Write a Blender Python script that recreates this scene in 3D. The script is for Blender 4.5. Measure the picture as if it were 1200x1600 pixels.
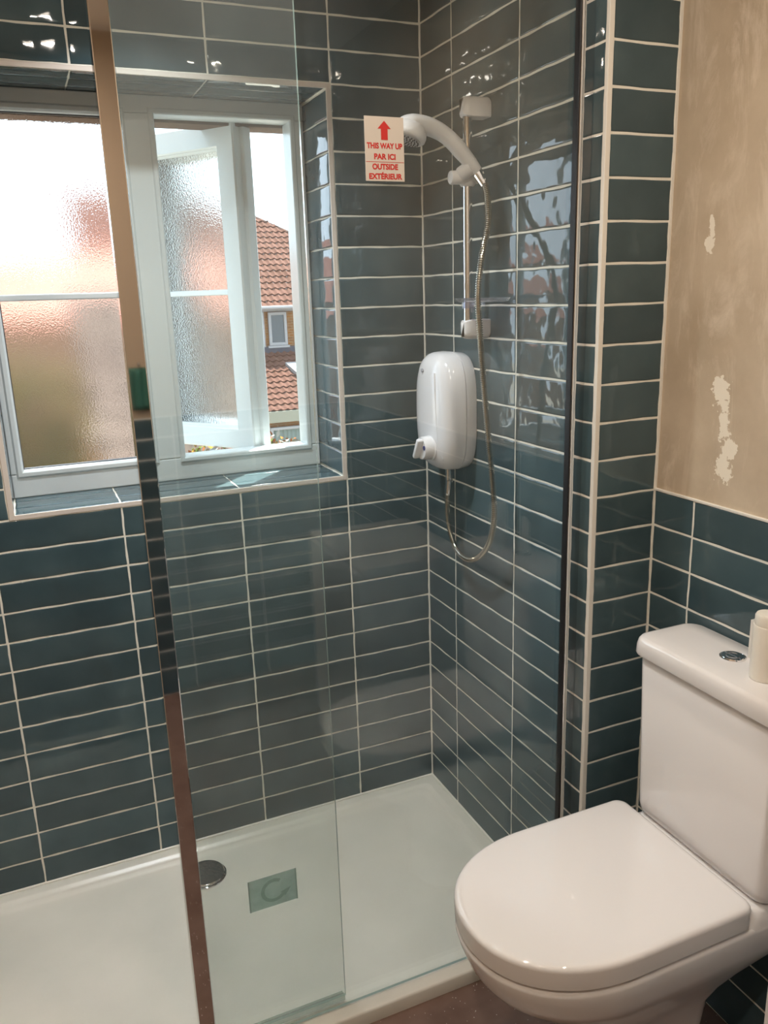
import bpy, bmesh, math, random
from mathutils import Vector, Matrix, noise
random.seed(7)
S = bpy.context.scene
COL = S.collection
for o in list(bpy.data.objects):
    bpy.data.objects.remove(o)

# ------------------------------------------------------------------ camera
cam_d = bpy.data.cameras.new('camera'); cam = bpy.data.objects.new('camera', cam_d); COL.objects.link(cam)
R_ = Vector((0.915795, -0.400462, -0.030816)); U_ = Vector((0.130637, 0.224437, 0.965692)); F_ = Vector((0.379806, 0.888402, -0.257854))
cam.matrix_world = Matrix(((R_.x, U_.x, -F_.x, -1.0348), (R_.y, U_.y, -F_.y, -2.0916), (R_.z, U_.z, -F_.z, 1.4987), (0, 0, 0, 1)))
cam_d.sensor_fit = 'VERTICAL'; cam_d.sensor_height = 24.0; cam_d.lens = 1280.93 / 1600 * 24.0
cam_d.clip_start = 0.01; cam_d.clip_end = 200
S.camera = cam

# ------------------------------------------------------------------ world, sun, exposure
W = bpy.data.worlds.new('sky'); S.world = W; W.use_nodes = True
bg = W.node_tree.nodes['Background']; bg.inputs[0].default_value = (0.72, 0.86, 1.0, 1); bg.inputs[1].default_value = 4.8
sd = bpy.data.lights.new('sun', 'SUN'); sd.energy = 28.0; sd.angle = math.radians(0.6); sd.color = (1.0, 0.93, 0.84)
sun = bpy.data.objects.new('sun', sd); COL.objects.link(sun)
sun.location = (6, 8, 14)
sun.rotation_euler = Vector((-0.281, -0.293, -0.9135)).to_track_quat('-Z', 'Y').to_euler()
def lamp(name, loc, energy, size, color, spread=180):
    l = bpy.data.lights.new(name, 'AREA'); l.shape = 'DISK'; l.size = size; l.energy = energy; l.color = color; l.spread = math.radians(spread)
    o = bpy.data.objects.new(name, l); COL.objects.link(o); o.location = loc
    return o
WARM = (1.0, 0.86, 0.71)
lamp('lamp', (-0.82, -1.10, 2.318), 6.2, 0.07, (1.0, 0.90, 0.80))
lamp('lamp', (-0.72, -0.36, 2.318), 8.0, 0.07, (0.94, 0.98, 1.0), 108)  # added fill to brighten the tray, no known fitting there
lamp('lamp', (-0.25, -1.45, 2.318), 4.8, 0.07, WARM)
lamp('lamp', (-1.20, -2.00, 2.318), 11.0, 0.07, WARM)
S.view_settings.view_transform = 'Standard'; S.view_settings.look = 'None'
S.view_settings.exposure = 0.0; S.view_settings.gamma = 1.0; S.view_settings.use_curve_mapping = False
try:
    S.cycles.transparent_max_bounces = 32; S.cycles.max_bounces = 14; S.cycles.transmission_bounces = 12
    S.cycles.glossy_bounces = 6; S.cycles.diffuse_bounces = 6
except Exception:
    pass

# ------------------------------------------------------------------ helpers
def tag(o, label=None, cat=None, group=None, kind=None):
    if label: o['label'] = label
    if cat: o['category'] = cat
    if group: o['group'] = group
    if kind: o['kind'] = kind
    return o
def empty(name, loc=(0, 0, 0)):
    o = bpy.data.objects.new(name, None); COL.objects.link(o); o.location = loc; o.empty_display_size = 0.05
    return o
def obj(name, bm, mats, parent=None, smooth=False, angle=None):
    me = bpy.data.meshes.new(name)
    bmesh.ops.recalc_face_normals(bm, faces=bm.faces) if angle != 'keep' else None
    bm.to_mesh(me); bm.free()
    for m in (mats if isinstance(mats, (list, tuple)) else [mats]): me.materials.append(m)
    if smooth:
        for p in me.polygons: p.use_smooth = True
        if isinstance(angle, (int, float)):
            me.set_sharp_from_angle(angle=math.radians(angle))
    o = bpy.data.objects.new(name, me); COL.objects.link(o)
    if parent is not None:
        o.parent = parent; o.location = -Vector(parent.location) if parent.parent is None else (0, 0, 0)
    return o
def box(bm, a, b, mi=0, bev=0.0, seg=2):
    x0, y0, z0 = a; x1, y1, z1 = b
    t = bmesh.new()
    vs = [t.verts.new(c) for c in ((x0,y0,z0),(x1,y0,z0),(x1,y1,z0),(x0,y1,z0),(x0,y0,z1),(x1,y0,z1),(x1,y1,z1),(x0,y1,z1))]
    for f in ((0,3,2,1),(4,5,6,7),(0,1,5,4),(1,2,6,5),(2,3,7,6),(3,0,4,7)):
        t.faces.new([vs[i] for i in f])
    if bev > 0:
        bmesh.ops.bevel(t, geom=list(t.edges), offset=bev, segments=seg, profile=0.5, affect='EDGES')
    merge(bm, t, mi)
def merge(bm, t, mi=0, M=None):
    mp = {}
    for v in t.verts: mp[v] = bm.verts.new(M @ v.co if M else v.co)
    for f in t.faces:
        try:
            nf = bm.faces.new([mp[v] for v in f.verts]); nf.material_index = mi; nf.smooth = f.smooth
        except ValueError: pass
    t.free()
def loft(bm, rings, cap=True, mi=0, closed=True):
    R = [[bm.verts.new(p) for p in r] for r in rings]
    n = len(R[0])
    for a, b in zip(R, R[1:]):
        for i in range(n if closed else n - 1):
            j = (i + 1) % n
            f = bm.faces.new((a[i], a[j], b[j], b[i])); f.material_index = mi
    if cap:
        f = bm.faces.new(R[0][::-1]); f.material_index = mi
        f = bm.faces.new(R[-1]); f.material_index = mi
    return R
def frame_of(d):
    d = d.normalized(); up = Vector((0, 0, 1)) if abs(d.z) < 0.95 else Vector((1, 0, 0))
    a = d.cross(up).normalized(); b = a.cross(d).normalized()
    return a, b
def tube(bm, pts, rad, n=12, cap=True, mi=0, squash=None):
    pts = [Vector(p) for p in pts]; N = len(pts)
    rads = rad if isinstance(rad, (list, tuple)) else [rad] * N
    rings = []; a = None
    for i, p in enumerate(pts):
        d = (pts[min(i+1, N-1)] - pts[max(i-1, 0)]).normalized()
        if a is None: a, b = frame_of(d)
        else:
            a = (a - d * a.dot(d)).normalized(); b = a.cross(d).normalized()
        s = squash[i] if squash else 1.0
        rings.append([p + (a * math.cos(t) * s + b * math.sin(t)) * rads[i] for t in [2*math.pi*k/n for k in range(n)]])
    loft(bm, rings, cap, mi)
def lathe(bm, prof, c, axis=(0, 0, 1), n=32, mi=0, cap=True):
    ax = Vector(axis).normalized(); a, b = frame_of(ax); c = Vector(c)
    rings = [[c + ax * h + (a * math.cos(t) + b * math.sin(t)) * r for t in [2*math.pi*k/n for k in range(n)]] for r, h in prof]
    loft(bm, rings, cap, mi)
def catmull(P, m):
    P = [Vector(p) for p in P]; out = []
    for i in range(len(P) - 1):
        p0 = P[max(i-1, 0)]; p1 = P[i]; p2 = P[i+1]; p3 = P[min(i+2, len(P)-1)]
        for k in range(m):
            t = k / m
            out.append(0.5*((2*p1) + (-p0+p2)*t + (2*p0-5*p1+4*p2-p3)*t*t + (-p0+3*p1-3*p2+p3)*t**3))
    out.append(P[-1]); return out
def rrect(x0, x1, y0, y1, r, z, n=6):
    pts = []
    for cx, cy, a0 in ((x1-r, y1-r, 0), (x0+r, y1-r, 90), (x0+r, y0+r, 180), (x1-r, y0+r, 270)):
        for k in range(n + 1):
            a = math.radians(a0 + 90 * k / n); pts.append((cx + r*math.cos(a), cy + r*math.sin(a), z))
    return pts
def wall_quad(bm, pts, mi=0):
    f = bm.faces.new([bm.verts.new(p) for p in pts]); f.material_index = mi

# ------------------------------------------------------------------ materials
def mat(name, col=(0.8, 0.8, 0.8), rough=0.5, metal=0.0, **kw):
    m = bpy.data.materials.new(name); m.use_nodes = True
    b = m.node_tree.nodes['Principled BSDF']
    b.inputs['Base Color'].default_value = (*col, 1); b.inputs['Roughness'].default_value = rough; b.inputs['Metallic'].default_value = metal
    for k, v in kw.items(): b.inputs[k.replace('_', ' ')].default_value = v
    return m
def N(m, t, **kw):
    n = m.node_tree.nodes.new(t)
    for k, v in kw.items():
        if hasattr(n, k): setattr(n, k, v)
        else: n.inputs[k.replace('_', ' ')].default_value = v
    return n
def L(m, a, b): m.node_tree.links.new(a, b)
def PB(m): return m.node_tree.nodes['Principled BSDF']
def ramp(m, fac, stops):
    r = m.node_tree.nodes.new('ShaderNodeValToRGB'); L(m, fac, r.inputs[0])
    e = r.color_ramp.elements
    while len(e) < len(stops): e.new(0.5)
    for i, (p, c) in enumerate(stops): e[i].position = p; e[i].color = (*c, 1)
    return r.outputs[0]
def add_noise_bump(m, scale, dist, detail=2, coord='Object', strength=1.0, vec=None):
    tc = N(m, 'ShaderNodeTexCoord'); no = N(m, 'ShaderNodeTexNoise', Scale=scale, Detail=detail)
    L(m, vec or tc.outputs[coord], no.inputs['Vector'])
    bp = N(m, 'ShaderNodeBump', Strength=strength, Distance=dist); L(m, no.outputs[0], bp.inputs['Height'])
    L(m, bp.outputs[0], PB(m).inputs['Normal']); return no, bp

# glazed wavy tile: the id attribute gives each tile its own tone and its own waves
TILE = mat('glazed_tile', rough=0.045)
def mk_tile(m):
    at = N(m, 'ShaderNodeAttribute'); at.attribute_name = 'tid'
    tc = N(m, 'ShaderNodeTexCoord')
    n1 = N(m, 'ShaderNodeTexNoise', noise_dimensions='4D', Scale=7.0, Detail=5.0); L(m, tc.outputs['Object'], n1.inputs['Vector'])
    mw = N(m, 'ShaderNodeMath', operation='MULTIPLY'); mw.inputs[1].default_value = 40.0; L(m, at.outputs['Fac'], mw.inputs[0]); L(m, mw.outputs[0], n1.inputs['W'])
    c = ramp(m, n1.outputs[0], [(0.30, (0.045, 0.078, 0.092)), (0.52, (0.060, 0.098, 0.113)), (0.75, (0.082, 0.125, 0.138))])
    hs = N(m, 'ShaderNodeHueSaturation'); L(m, c, hs.inputs['Color'])
    mr = N(m, 'ShaderNodeMapRange'); L(m, at.outputs['Fac'], mr.inputs[0]); mr.inputs[3].default_value = 0.82; mr.inputs[4].default_value = 1.18
    L(m, mr.outputs[0], hs.inputs['Value']); L(m, hs.outputs[0], PB(m).inputs['Base Color'])
    n2 = N(m, 'ShaderNodeTexNoise', noise_dimensions='4D', Scale=24.0, Detail=0.6); L(m, tc.outputs['Object'], n2.inputs['Vector']); L(m, mw.outputs[0], n2.inputs['W'])
    b1 = N(m, 'ShaderNodeBump', Strength=1.0, Distance=0.0016); L(m, n2.outputs[0], b1.inputs['Height'])
    n3 = N(m, 'ShaderNodeTexNoise', noise_dimensions='4D', Scale=95.0, Detail=0.0); L(m, tc.outputs['Object'], n3.inputs['Vector']); L(m, mw.outputs[0], n3.inputs['W'])
    b2 = N(m, 'ShaderNodeBump', Strength=1.0, Distance=0.00003); L(m, n3.outputs[0], b2.inputs['Height']); L(m, b1.outputs[0], b2.inputs['Normal'])
    L(m, b2.outputs[0], PB(m).inputs['Normal'])
mk_tile(TILE)
GROUT = mat('grout', (0.78, 0.77, 0.70), 0.85); add_noise_bump(GROUT, 300, 0.0006)
TRIM = mat('plastic_trim', (0.66, 0.60, 0.55), 0.4)
CAULK = mat('white_caulk', (0.78, 0.76, 0.70), 0.35)
CERAMIC = mat('white_ceramic', (0.78, 0.755, 0.745), 0.05, Coat_Weight=0.3, Coat_Roughness=0.03)
PLASTIC = mat('white_plastic', (0.76, 0.76, 0.79), 0.16)
PLASTIC_M = mat('satin_white_plastic', (0.72, 0.71, 0.72), 0.32)
UPVC = mat('white_upvc', (0.62, 0.67, 0.69), 0.22)
CHROME = mat('chrome', (0.82, 0.82, 0.84), 0.05, 1.0)
PCHROME = mat('polished_profile', (0.74, 0.73, 0.74), 0.035, 1.0)
BLACK = mat('black_rubber', (0.012, 0.012, 0.014), 0.5)
STEEL = mat('grey_steel', (0.35, 0.36, 0.38), 0.35, 1.0)
RED = mat('red_ink', (0.50, 0.018, 0.014), 0.6)
NAVY = mat('navy_mark', (0.02, 0.03, 0.18), 0.4)
GREYMARK = mat('grey_mark', (0.35, 0.36, 0.40), 0.4)
PAPER = mat('white_sticker_paper', (0.56, 0.51, 0.45), 0.5)
CEIL = mat('white_paint', (0.75, 0.72, 0.68), 0.8)
# tray: matt cream resin, faint cloudy wear
TRAY = mat('resin_tray', (0.66, 0.63, 0.56), 0.28)
def mk_tray(m):
    tc = N(m, 'ShaderNodeTexCoord'); n = N(m, 'ShaderNodeTexNoise', Scale=3.0, Detail=6.0); L(m, tc.outputs['Object'], n.inputs['Vector'])
    L(m, ramp(m, n.outputs[0], [(0.3, (0.60, 0.585, 0.52)), (0.7, (0.72, 0.69, 0.62))]), PB(m).inputs['Base Color'])
    r = N(m, 'ShaderNodeMapRange'); L(m, n.outputs[0], r.inputs[0]); r.inputs[3].default_value = 0.2; r.inputs[4].default_value = 0.42; L(m, r.outputs[0], PB(m).inputs['Roughness'])
mk_tray(TRAY)
# floor: brown vinyl with pale flecks
FLOOR = mat('brown_flecked_vinyl', (0.2, 0.1, 0.07), 0.25)
def mk_floor(m):
    tc = N(m, 'ShaderNodeTexCoord'); v = N(m, 'ShaderNodeTexVoronoi', Scale=130.0); L(m, tc.outputs['Object'], v.inputs['Vector'])
    n = N(m, 'ShaderNodeTexNoise', Scale=12.0, Detail=3.0); L(m, tc.outputs['Object'], n.inputs['Vector'])
    base = ramp(m, n.outputs[0], [(0.3, (0.15, 0.092, 0.072)), (0.7, (0.21, 0.135, 0.108))])
    fl = ramp(m, v.outputs['Distance'], [(0.09, (1, 1, 1)), (0.15, (0, 0, 0))])
    sel = N(m, 'ShaderNodeTexNoise', Scale=45.0, Detail=0.0); L(m, tc.outputs['Object'], sel.inputs['Vector'])
    s2 = ramp(m, sel.outputs[0], [(0.55, (0, 0, 0)), (0.6, (1, 1, 1))])
    mu = N(m, 'ShaderNodeMath', operation='MULTIPLY'); L(m, fl, mu.inputs[0]); L(m, s2, mu.inputs[1])
    mx = N(m, 'ShaderNodeMix', data_type='RGBA'); L(m, mu.outputs[0], mx.inputs[0]); L(m, base, mx.inputs[6]); mx.inputs[7].default_value = (0.7, 0.62, 0.55, 1)
    L(m, mx.outputs[2], PB(m).inputs['Base Color'])
mk_floor(FLOOR)
# bare plaster with patches where the skim has flaked to a paler coat
PLASTER = mat('bare_plaster', (0.5, 0.38, 0.28), 0.8)
def mk_plaster(m, spots):
    tc = N(m, 'ShaderNodeTexCoord'); g = tc.outputs['Object']
    n = N(m, 'ShaderNodeTexNoise', Scale=2.6, Detail=9.0, Roughness=0.62); L(m, g, n.inputs['Vector'])
    base = ramp(m, n.outputs[0], [(0.30, (0.41, 0.325, 0.23)), (0.5, (0.53, 0.435, 0.32)), (0.70, (0.66, 0.56, 0.43))])
    mp = N(m, 'ShaderNodeMapping'); mp.inputs['Scale'].default_value = (1, 2.2, 0.7); mp.inputs['Rotation'].default_value = (0.5, 0, 0); L(m, g, mp.inputs[0])
    st = N(m, 'ShaderNodeTexNoise', Scale=5.0, Detail=8.0, Roughness=0.7); st.inputs['Distortion'].default_value = 1.2; L(m, mp.outputs[0], st.inputs['Vector'])
    sf = ramp(m, st.outputs[0], [(0.50, (0, 0, 0)), (0.72, (1, 1, 1))])
    m1 = N(m, 'ShaderNodeMix', data_type='RGBA'); q = N(m, 'ShaderNodeMath', operation='MULTIPLY'); q.inputs[1].default_value = 0.65; L(m, sf, q.inputs[0]); L(m, q.outputs[0], m1.inputs[0]); L(m, base, m1.inputs[6]); m1.inputs[7].default_value = (0.80, 0.70, 0.58, 1)
    cur = m1.outputs[2]
    wob = N(m, 'ShaderNodeTexNoise', Scale=55.0, Detail=5.0, Roughness=0.7); L(m, g, wob.inputs['Vector'])
    for (y, z, ry, rz) in spots:
        mp = N(m, 'ShaderNodeMapping'); mp.vector_type = 'TEXTURE'; mp.inputs['Location'].default_value = (0.165, y, z); mp.inputs['Scale'].default_value = (1, ry, rz)
        L(m, g, mp.inputs[0])
        ln = N(m, 'ShaderNodeVectorMath', operation='LENGTH'); L(m, mp.outputs[0], ln.inputs[0])
        ad = N(m, 'ShaderNodeMath', operation='MULTIPLY_ADD'); L(m, wob.outputs[0], ad.inputs[0]); ad.inputs[1].default_value = 2.6; L(m, ln.outputs['Value'], ad.inputs[2])
        lt = N(m, 'ShaderNodeMath', operation='LESS_THAN'); L(m, ad.outputs[0], lt.inputs[0]); lt.inputs[1].default_value = 2.1
        mx = N(m, 'ShaderNodeMix', data_type='RGBA'); L(m, lt.outputs[0], mx.inputs[0]); L(m, cur, mx.inputs[6]); mx.inputs[7].default_value = (0.90, 0.84, 0.72, 1)
        cur = mx.outputs[2]
    L(m, cur, PB(m).inputs['Base Color'])
    bp = N(m, 'ShaderNodeBump', Strength=0.5, Distance=0.002); L(m, n.outputs[0], bp.inputs['Height']); L(m, bp.outputs[0], PB(m).inputs['Normal'])
mk_plaster(PLASTER, [(-0.920, 1.300, 0.024, 0.034), (-0.933, 1.245, 0.015, 0.050), (-0.950, 1.196, 0.022, 0.030), (-0.940, 1.155, 0.026, 0.032), (-0.866, 1.570, 0.013, 0.026), (-0.870, 1.590, 0.008, 0.03)])
PLASTER2 = mat('bare_plaster_plain', (0.45, 0.35, 0.25), 0.8)

def fresnel_out(m, ior=1.5):
    ge = N(m, 'ShaderNodeNewGeometry'); mm = N(m, 'ShaderNodeMapRange'); L(m, ge.outputs['Backfacing'], mm.inputs[0])
    mm.inputs[3].default_value = ior; mm.inputs[4].default_value = 1 / ior
    fr = N(m, 'ShaderNodeFresnel'); L(m, mm.outputs[0], fr.inputs[0]); return fr.outputs[0]
def clear_glass(name, tint, dirt=0.0, boost=1.0):
    m = bpy.data.materials.new(name); m.use_nodes = True; nt = m.node_tree; nt.nodes.remove(nt.nodes['Principled BSDF']); out = nt.nodes['Material Output']
    tr = N(m, 'ShaderNodeBsdfTransparent'); tr.inputs[0].default_value = (*tint, 1)
    gl = N(m, 'ShaderNodeBsdfGlossy'); gl.inputs['Roughness'].default_value = 0.0; gl.inputs[0].default_value = (1, 1, 1, 1)
    f = fresnel_out(m)
    mu = N(m, 'ShaderNodeMath', operation='MULTIPLY'); L(m, f, mu.inputs[0]); mu.inputs[1].default_value = boost
    mx = N(m, 'ShaderNodeMixShader'); L(m, mu.outputs[0], mx.inputs[0]); L(m, tr.outputs[0], mx.inputs[1]); L(m, gl.outputs[0], mx.inputs[2])
    last = mx.outputs[0]
    if dirt:
        di = N(m, 'ShaderNodeBsdfDiffuse'); di.inputs[0].default_value = (0.8, 0.85, 0.85, 1)
        tl = N(m, 'ShaderNodeBsdfTranslucent'); tl.inputs[0].default_value = (0.8, 0.85, 0.85, 1)
        ds = N(m, 'ShaderNodeMixShader'); ds.inputs[0].default_value = 0.5; L(m, di.outputs[0], ds.inputs[1]); L(m, tl.outputs[0], ds.inputs[2])
        tc = N(m, 'ShaderNodeTexCoord'); n = N(m, 'ShaderNodeTexNoise', Scale=3.0, Detail=7.0, Roughness=0.65); L(m, tc.outputs['Object'], n.inputs['Vector'])
        mr = N(m, 'ShaderNodeMapRange'); L(m, n.outputs[0], mr.inputs[0]); mr.inputs[1].default_value = 0.3; mr.inputs[2].default_value = 0.75
        mr.inputs[3].default_value = dirt * 0.4; mr.inputs[4].default_value = dirt * 1.6
        m2 = N(m, 'ShaderNodeMixShader'); L(m, mr.outputs[0], m2.inputs[0]); L(m, last, m2.inputs[1]); L(m, ds.outputs[0], m2.inputs[2]); last = m2.outputs[0]
    L(m, last, out.inputs[0]); return m
SCREEN = clear_glass('shower_glass', (0.972, 0.985, 0.978), 0.012)
DOORGL = clear_glass('door_glass', (0.965, 0.985, 0.978), 0.020)
EDGE = mat('glass_edge', (0.45, 0.60, 0.56), 0.15, Transmission_Weight=0.5)
CLEARP = clear_glass('clear_plastic', (0.86, 0.86, 0.92), 0.10, 1.6)
SEAL = clear_glass('seal_plastic', (0.80, 0.86, 0.84), 0.25, 1.3)
LABELM = clear_glass('pale_teal_film', (0.70, 0.86, 0.84), 0.34)
LABELD = clear_glass('dark_teal_ink', (0.52, 0.66, 0.60), 0.25)
HOUSEGL = mat('dark_window_glass', (0.03, 0.035, 0.04), 0.08)
def obscured():
    # textured inner face scatters, the outer face is plain
    m = bpy.data.materials.new('obscured_glass'); m.use_nodes = True; nt = m.node_tree; nt.nodes.remove(nt.nodes['Principled BSDF']); out = nt.nodes['Material Output']
    tc = N(m, 'ShaderNodeTexCoord')
    v = N(m, 'ShaderNodeTexNoise', Scale=240.0, Detail=2.0); L(m, tc.outputs['Object'], v.inputs['Vector'])
    bp = N(m, 'ShaderNodeBump', Strength=1.0, Distance=0.0004); L(m, v.outputs[0], bp.inputs['Height'])
    re = N(m, 'ShaderNodeBsdfRefraction', IOR=1.45, Roughness=0.11); re.inputs[0].default_value = (0.97, 0.98, 0.97, 1); L(m, bp.outputs[0], re.inputs['Normal'])
    tl = N(m, 'ShaderNodeBsdfTranslucent'); tl.inputs[0].default_value = (0.9, 0.9, 0.88, 1)
    a = N(m, 'ShaderNodeMixShader'); a.inputs[0].default_value = 0.02; L(m, re.outputs[0], a.inputs[1]); L(m, tl.outputs[0], a.inputs[2])
    gl = N(m, 'ShaderNodeBsdfGlossy', Roughness=0.12); L(m, bp.outputs[0], gl.inputs['Normal'])
    b = N(m, 'ShaderNodeMixShader'); b.inputs[0].default_value = 0.02; L(m, a.outputs[0], b.inputs[1]); L(m, gl.outputs[0], b.inputs[2])
    L(m, b.outputs[0], out.inputs[0]); return m
OBSC = obscured()
OUTGL = bpy.data.materials.new('plain_glass'); OUTGL.use_nodes = True
_r = N(OUTGL, 'ShaderNodeBsdfRefraction', IOR=1.45, Roughness=0.0); _r.inputs[0].default_value = (0.98, 0.99, 0.98, 1); L(OUTGL, _r.outputs[0], OUTGL.node_tree.nodes['Material Output'].inputs[0])
def pane_mesh(bm):
    for f in bm.faces:
        n = f.normal; f.material_index = 0 if n.y < -0.7 else 1

# ------------------------------------------------------------------ tiles
class TB:
    def __init__(s): s.v = []; s.f = []; s.m = []; s.t = []; s.sm = []
    def box(s, a, b, mi=0):
        x0, y0, z0 = a; x1, y1, z1 = b; o = len(s.v)
        s.v += [(x0,y0,z0),(x1,y0,z0),(x1,y1,z0),(x0,y1,z0),(x0,y0,z1),(x1,y0,z1),(x1,y1,z1),(x0,y1,z1)]; s.t += [0.5]*8
        for f in ((0,3,2,1),(4,5,6,7),(0,1,5,4),(1,2,6,5),(2,3,7,6),(3,0,4,7)):
            s.f.append(tuple(o+i for i in f)); s.m.append(mi); s.sm.append(False)
    def tile(s, O, U, V, Nn, u0, u1, v0, v1, g=0.0009, mi=1):
        g1 = 0.0021
        u0 += g1; u1 -= g1; v0 += g1; v1 -= g1
        if u1 - u0 < 0.004 or v1 - v0 < 0.004: return
        rid = random.random(); ta = random.uniform(-1, 1)*0.0010; tb_ = random.uniform(-1, 1)*0.003
        ph = [random.uniform(0, 6.28) for _ in range(4)]; am = 0.00055
        def axis(a, b, st):
            n = max(2, int((b-a)/st)); e = 0.0036
            return [a, a+0.0009, a+e] + [a+e+(b-a-2*e)*k/n for k in range(1, n)] + [b-e, b-0.0009, b]
        us = axis(u0, u1, 0.03); vs = axis(v0, v1, 0.024); nu, nv = len(us), len(vs); o = len(s.v)
        uc, vc = (u0+u1)/2, (v0+v1)/2
        for j, v in enumerate(vs):
            for i, u in enumerate(us):
                e = min(i, nu-1-i, j, nv-1-j)
                d = -g-0.0002 if e == 0 else (-0.0003 if e == 1 else 0.0)
                if e > 0: d += max(-0.0006, min(0.0006, ta*(u-uc)+tb_*(v-vc)))
                k = 1.0 if e <= 2 else 0.0
                wv = am*math.sin(u*55+ph[0])+am*0.6*math.sin(u*140+ph[1]) if (j <= 2 or j >= nv-3) else 0
                wu = am*math.sin(v*70+ph[2])+am*0.6*math.sin(v*170+ph[3]) if (i <= 2 or i >= nu-3) else 0
                p = O + U*(u+wu*k) + V*(v+wv*k) + Nn*d
                s.v.append(tuple(p)); s.t.append(rid)
        flip = U.cross(V).dot(Nn) < 0
        for j in range(nv-1):
            for i in range(nu-1):
                q = (o+j*nu+i, o+j*nu+i+1, o+(j+1)*nu+i+1, o+(j+1)*nu+i)
                s.f.append(q[::-1] if flip else q); s.m.append(mi); s.sm.append(True)
    def grid(s, O, U, V, Nn, us, vs, holes=()):
        for a, b in zip(us, us[1:]):
            for c, d in zip(vs, vs[1:]):
                rects = [(a, b, c, d)]
                for (h0, h1, k0, k1) in holes:
                    nr = []
                    for (a_, b_, c_, d_) in rects:
                        if b_ <= h0+1e-4 or a_ >= h1-1e-4 or d_ <= k0+1e-4 or c_ >= k1-1e-4: nr.append((a_, b_, c_, d_)); continue
                        if a_ < h0: nr.append((a_, h0, c_, d_))
                        if b_ > h1: nr.append((h1, b_, c_, d_))
                        m0, m1 = max(a_, h0), min(b_, h1)
                        if c_ < k0: nr.append((m0, m1, c_, k0))
                        if d_ > k1: nr.append((m0, m1, k1, d_))
                    rects = nr
                for r in rects: s.tile(O, U, V, Nn, *r)
    def build(s, name, mats, kind='structure'):
        me = bpy.data.meshes.new(name); me.from_pydata(s.v, [], s.f)
        for m in mats: me.materials.append(m)
        me.polygons.foreach_set('material_index', s.m); me.polygons.foreach_set('use_smooth', s.sm)
        a = me.attributes.new('tid', 'FLOAT', 'POINT'); a.data.foreach_set('value', s.t)
        o = bpy.data.objects.new(name, me); COL.objects.link(o)
        if kind: o['kind'] = kind
        return o
X, Y, Z = Vector((1, 0, 0)), Vector((0, 1, 0)), Vector((0, 0, 1)); O0 = Vector((0, 0, 0))
P = 0.077; G = 0.0009
CEILZ = 2.36; FZ = -0.035
rows = [0.0] + [k*P for k in range(1, 31)] + [CEILZ]
WX = [-1.1591-0.3035, -1.1591, -0.8556, -0.5521, -0.2486]
# window wall (y = 0), opening x -1.10..-0.25, z 1.001..2.002
t = TB()
hx0, hx1, hz0, hz1 = -1.103, -0.257, 1.010, 1.996
t.box((-1.75, G, -0.3), (hx0, 0.26, 2.5)); t.box((hx1, G, -0.3), (0.30, 0.26, 2.5))
t.box((hx0, G, -0.3), (hx1, 0.26, hz0)); t.box((hx0, G, hz1), (hx1, 0.26, 2.5))
t.grid(O0, X, Z, -Y, [-1.62] + WX + [-0.0005], rows, [(-1.113, -0.2486, 1.001, 2.0035)])
# reveals: sill, soffit, right cheek, left cheek
SX = [-1.1, -0.8556, -0.5521, -0.26]
t.grid(Vector((0, 0, 1.0125)), X, Y, Z, SX, [0.004, 0.0735, 0.1505, 0.215])
t.grid(Vector((0, 0, 1.9935)), X, Y, -Z, SX, [0.004, 0.0735, 0.1505, 0.215])
t.grid(Vector((-0.26, 0, 0)), Y, Z, -X, [0.004, 0.215], [1.015] + [k*P for k in range(14, 26)] + [1.991])
t.grid(Vector((-1.1005, 0, 0)), Y, Z, X, [0.004, 0.215], [1.015] + [k*P for k in range(14, 26)] + [1.991])
t.build('wall_back', [GROUT, TILE])
# shower wall (x = 0)
t = TB()
t.box((G, -0.7575, -0.3), (0.30, 0.0, 2.5))
t.grid(O0, Y, Z, -X, [-0.7540, -0.4664, -0.1675, -0.0005], rows)
t.build('wall_right', [GROUT, TILE])
# pier face (y = -0.759) that turns to the toilet wall
t = TB()
t.grid(Vector((0, -0.7630, 0)), X, Z, -Y, [0.0085, 0.1605], [FZ] + rows[1:])
t.build('wall_pier', [GROUT, TILE])
tr = bmesh.new(); box(tr, (0.0080, -0.7621, FZ), (0.1603, -0.7570, 2.4)); obj('wall_pier_grout', tr, GROUT)['kind'] = 'structure'
# toilet wall (x = 0.1607) half tiled, bare plaster above
t = TB()
t.box((0.1607+G, -2.60, -0.3), (0.36, -0.757, 1.080)); t.box((0.165, -2.60, 1.080), (0.36, -0.757, 2.5), 2)
t.grid(Vector((0.1607, 0, 0)), Y, Z, -X, [-2.449, -0.8768-0.3035*5, -0.8768-0.3035*4, -0.8768-0.3035*3, -0.8768-0.607, -0.8768-0.3035, -0.8768, -0.7635], [FZ] + [k*P for k in range(1, 15)])
t.build('wall_toilet', [GROUT, TILE, PLASTER])
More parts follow.
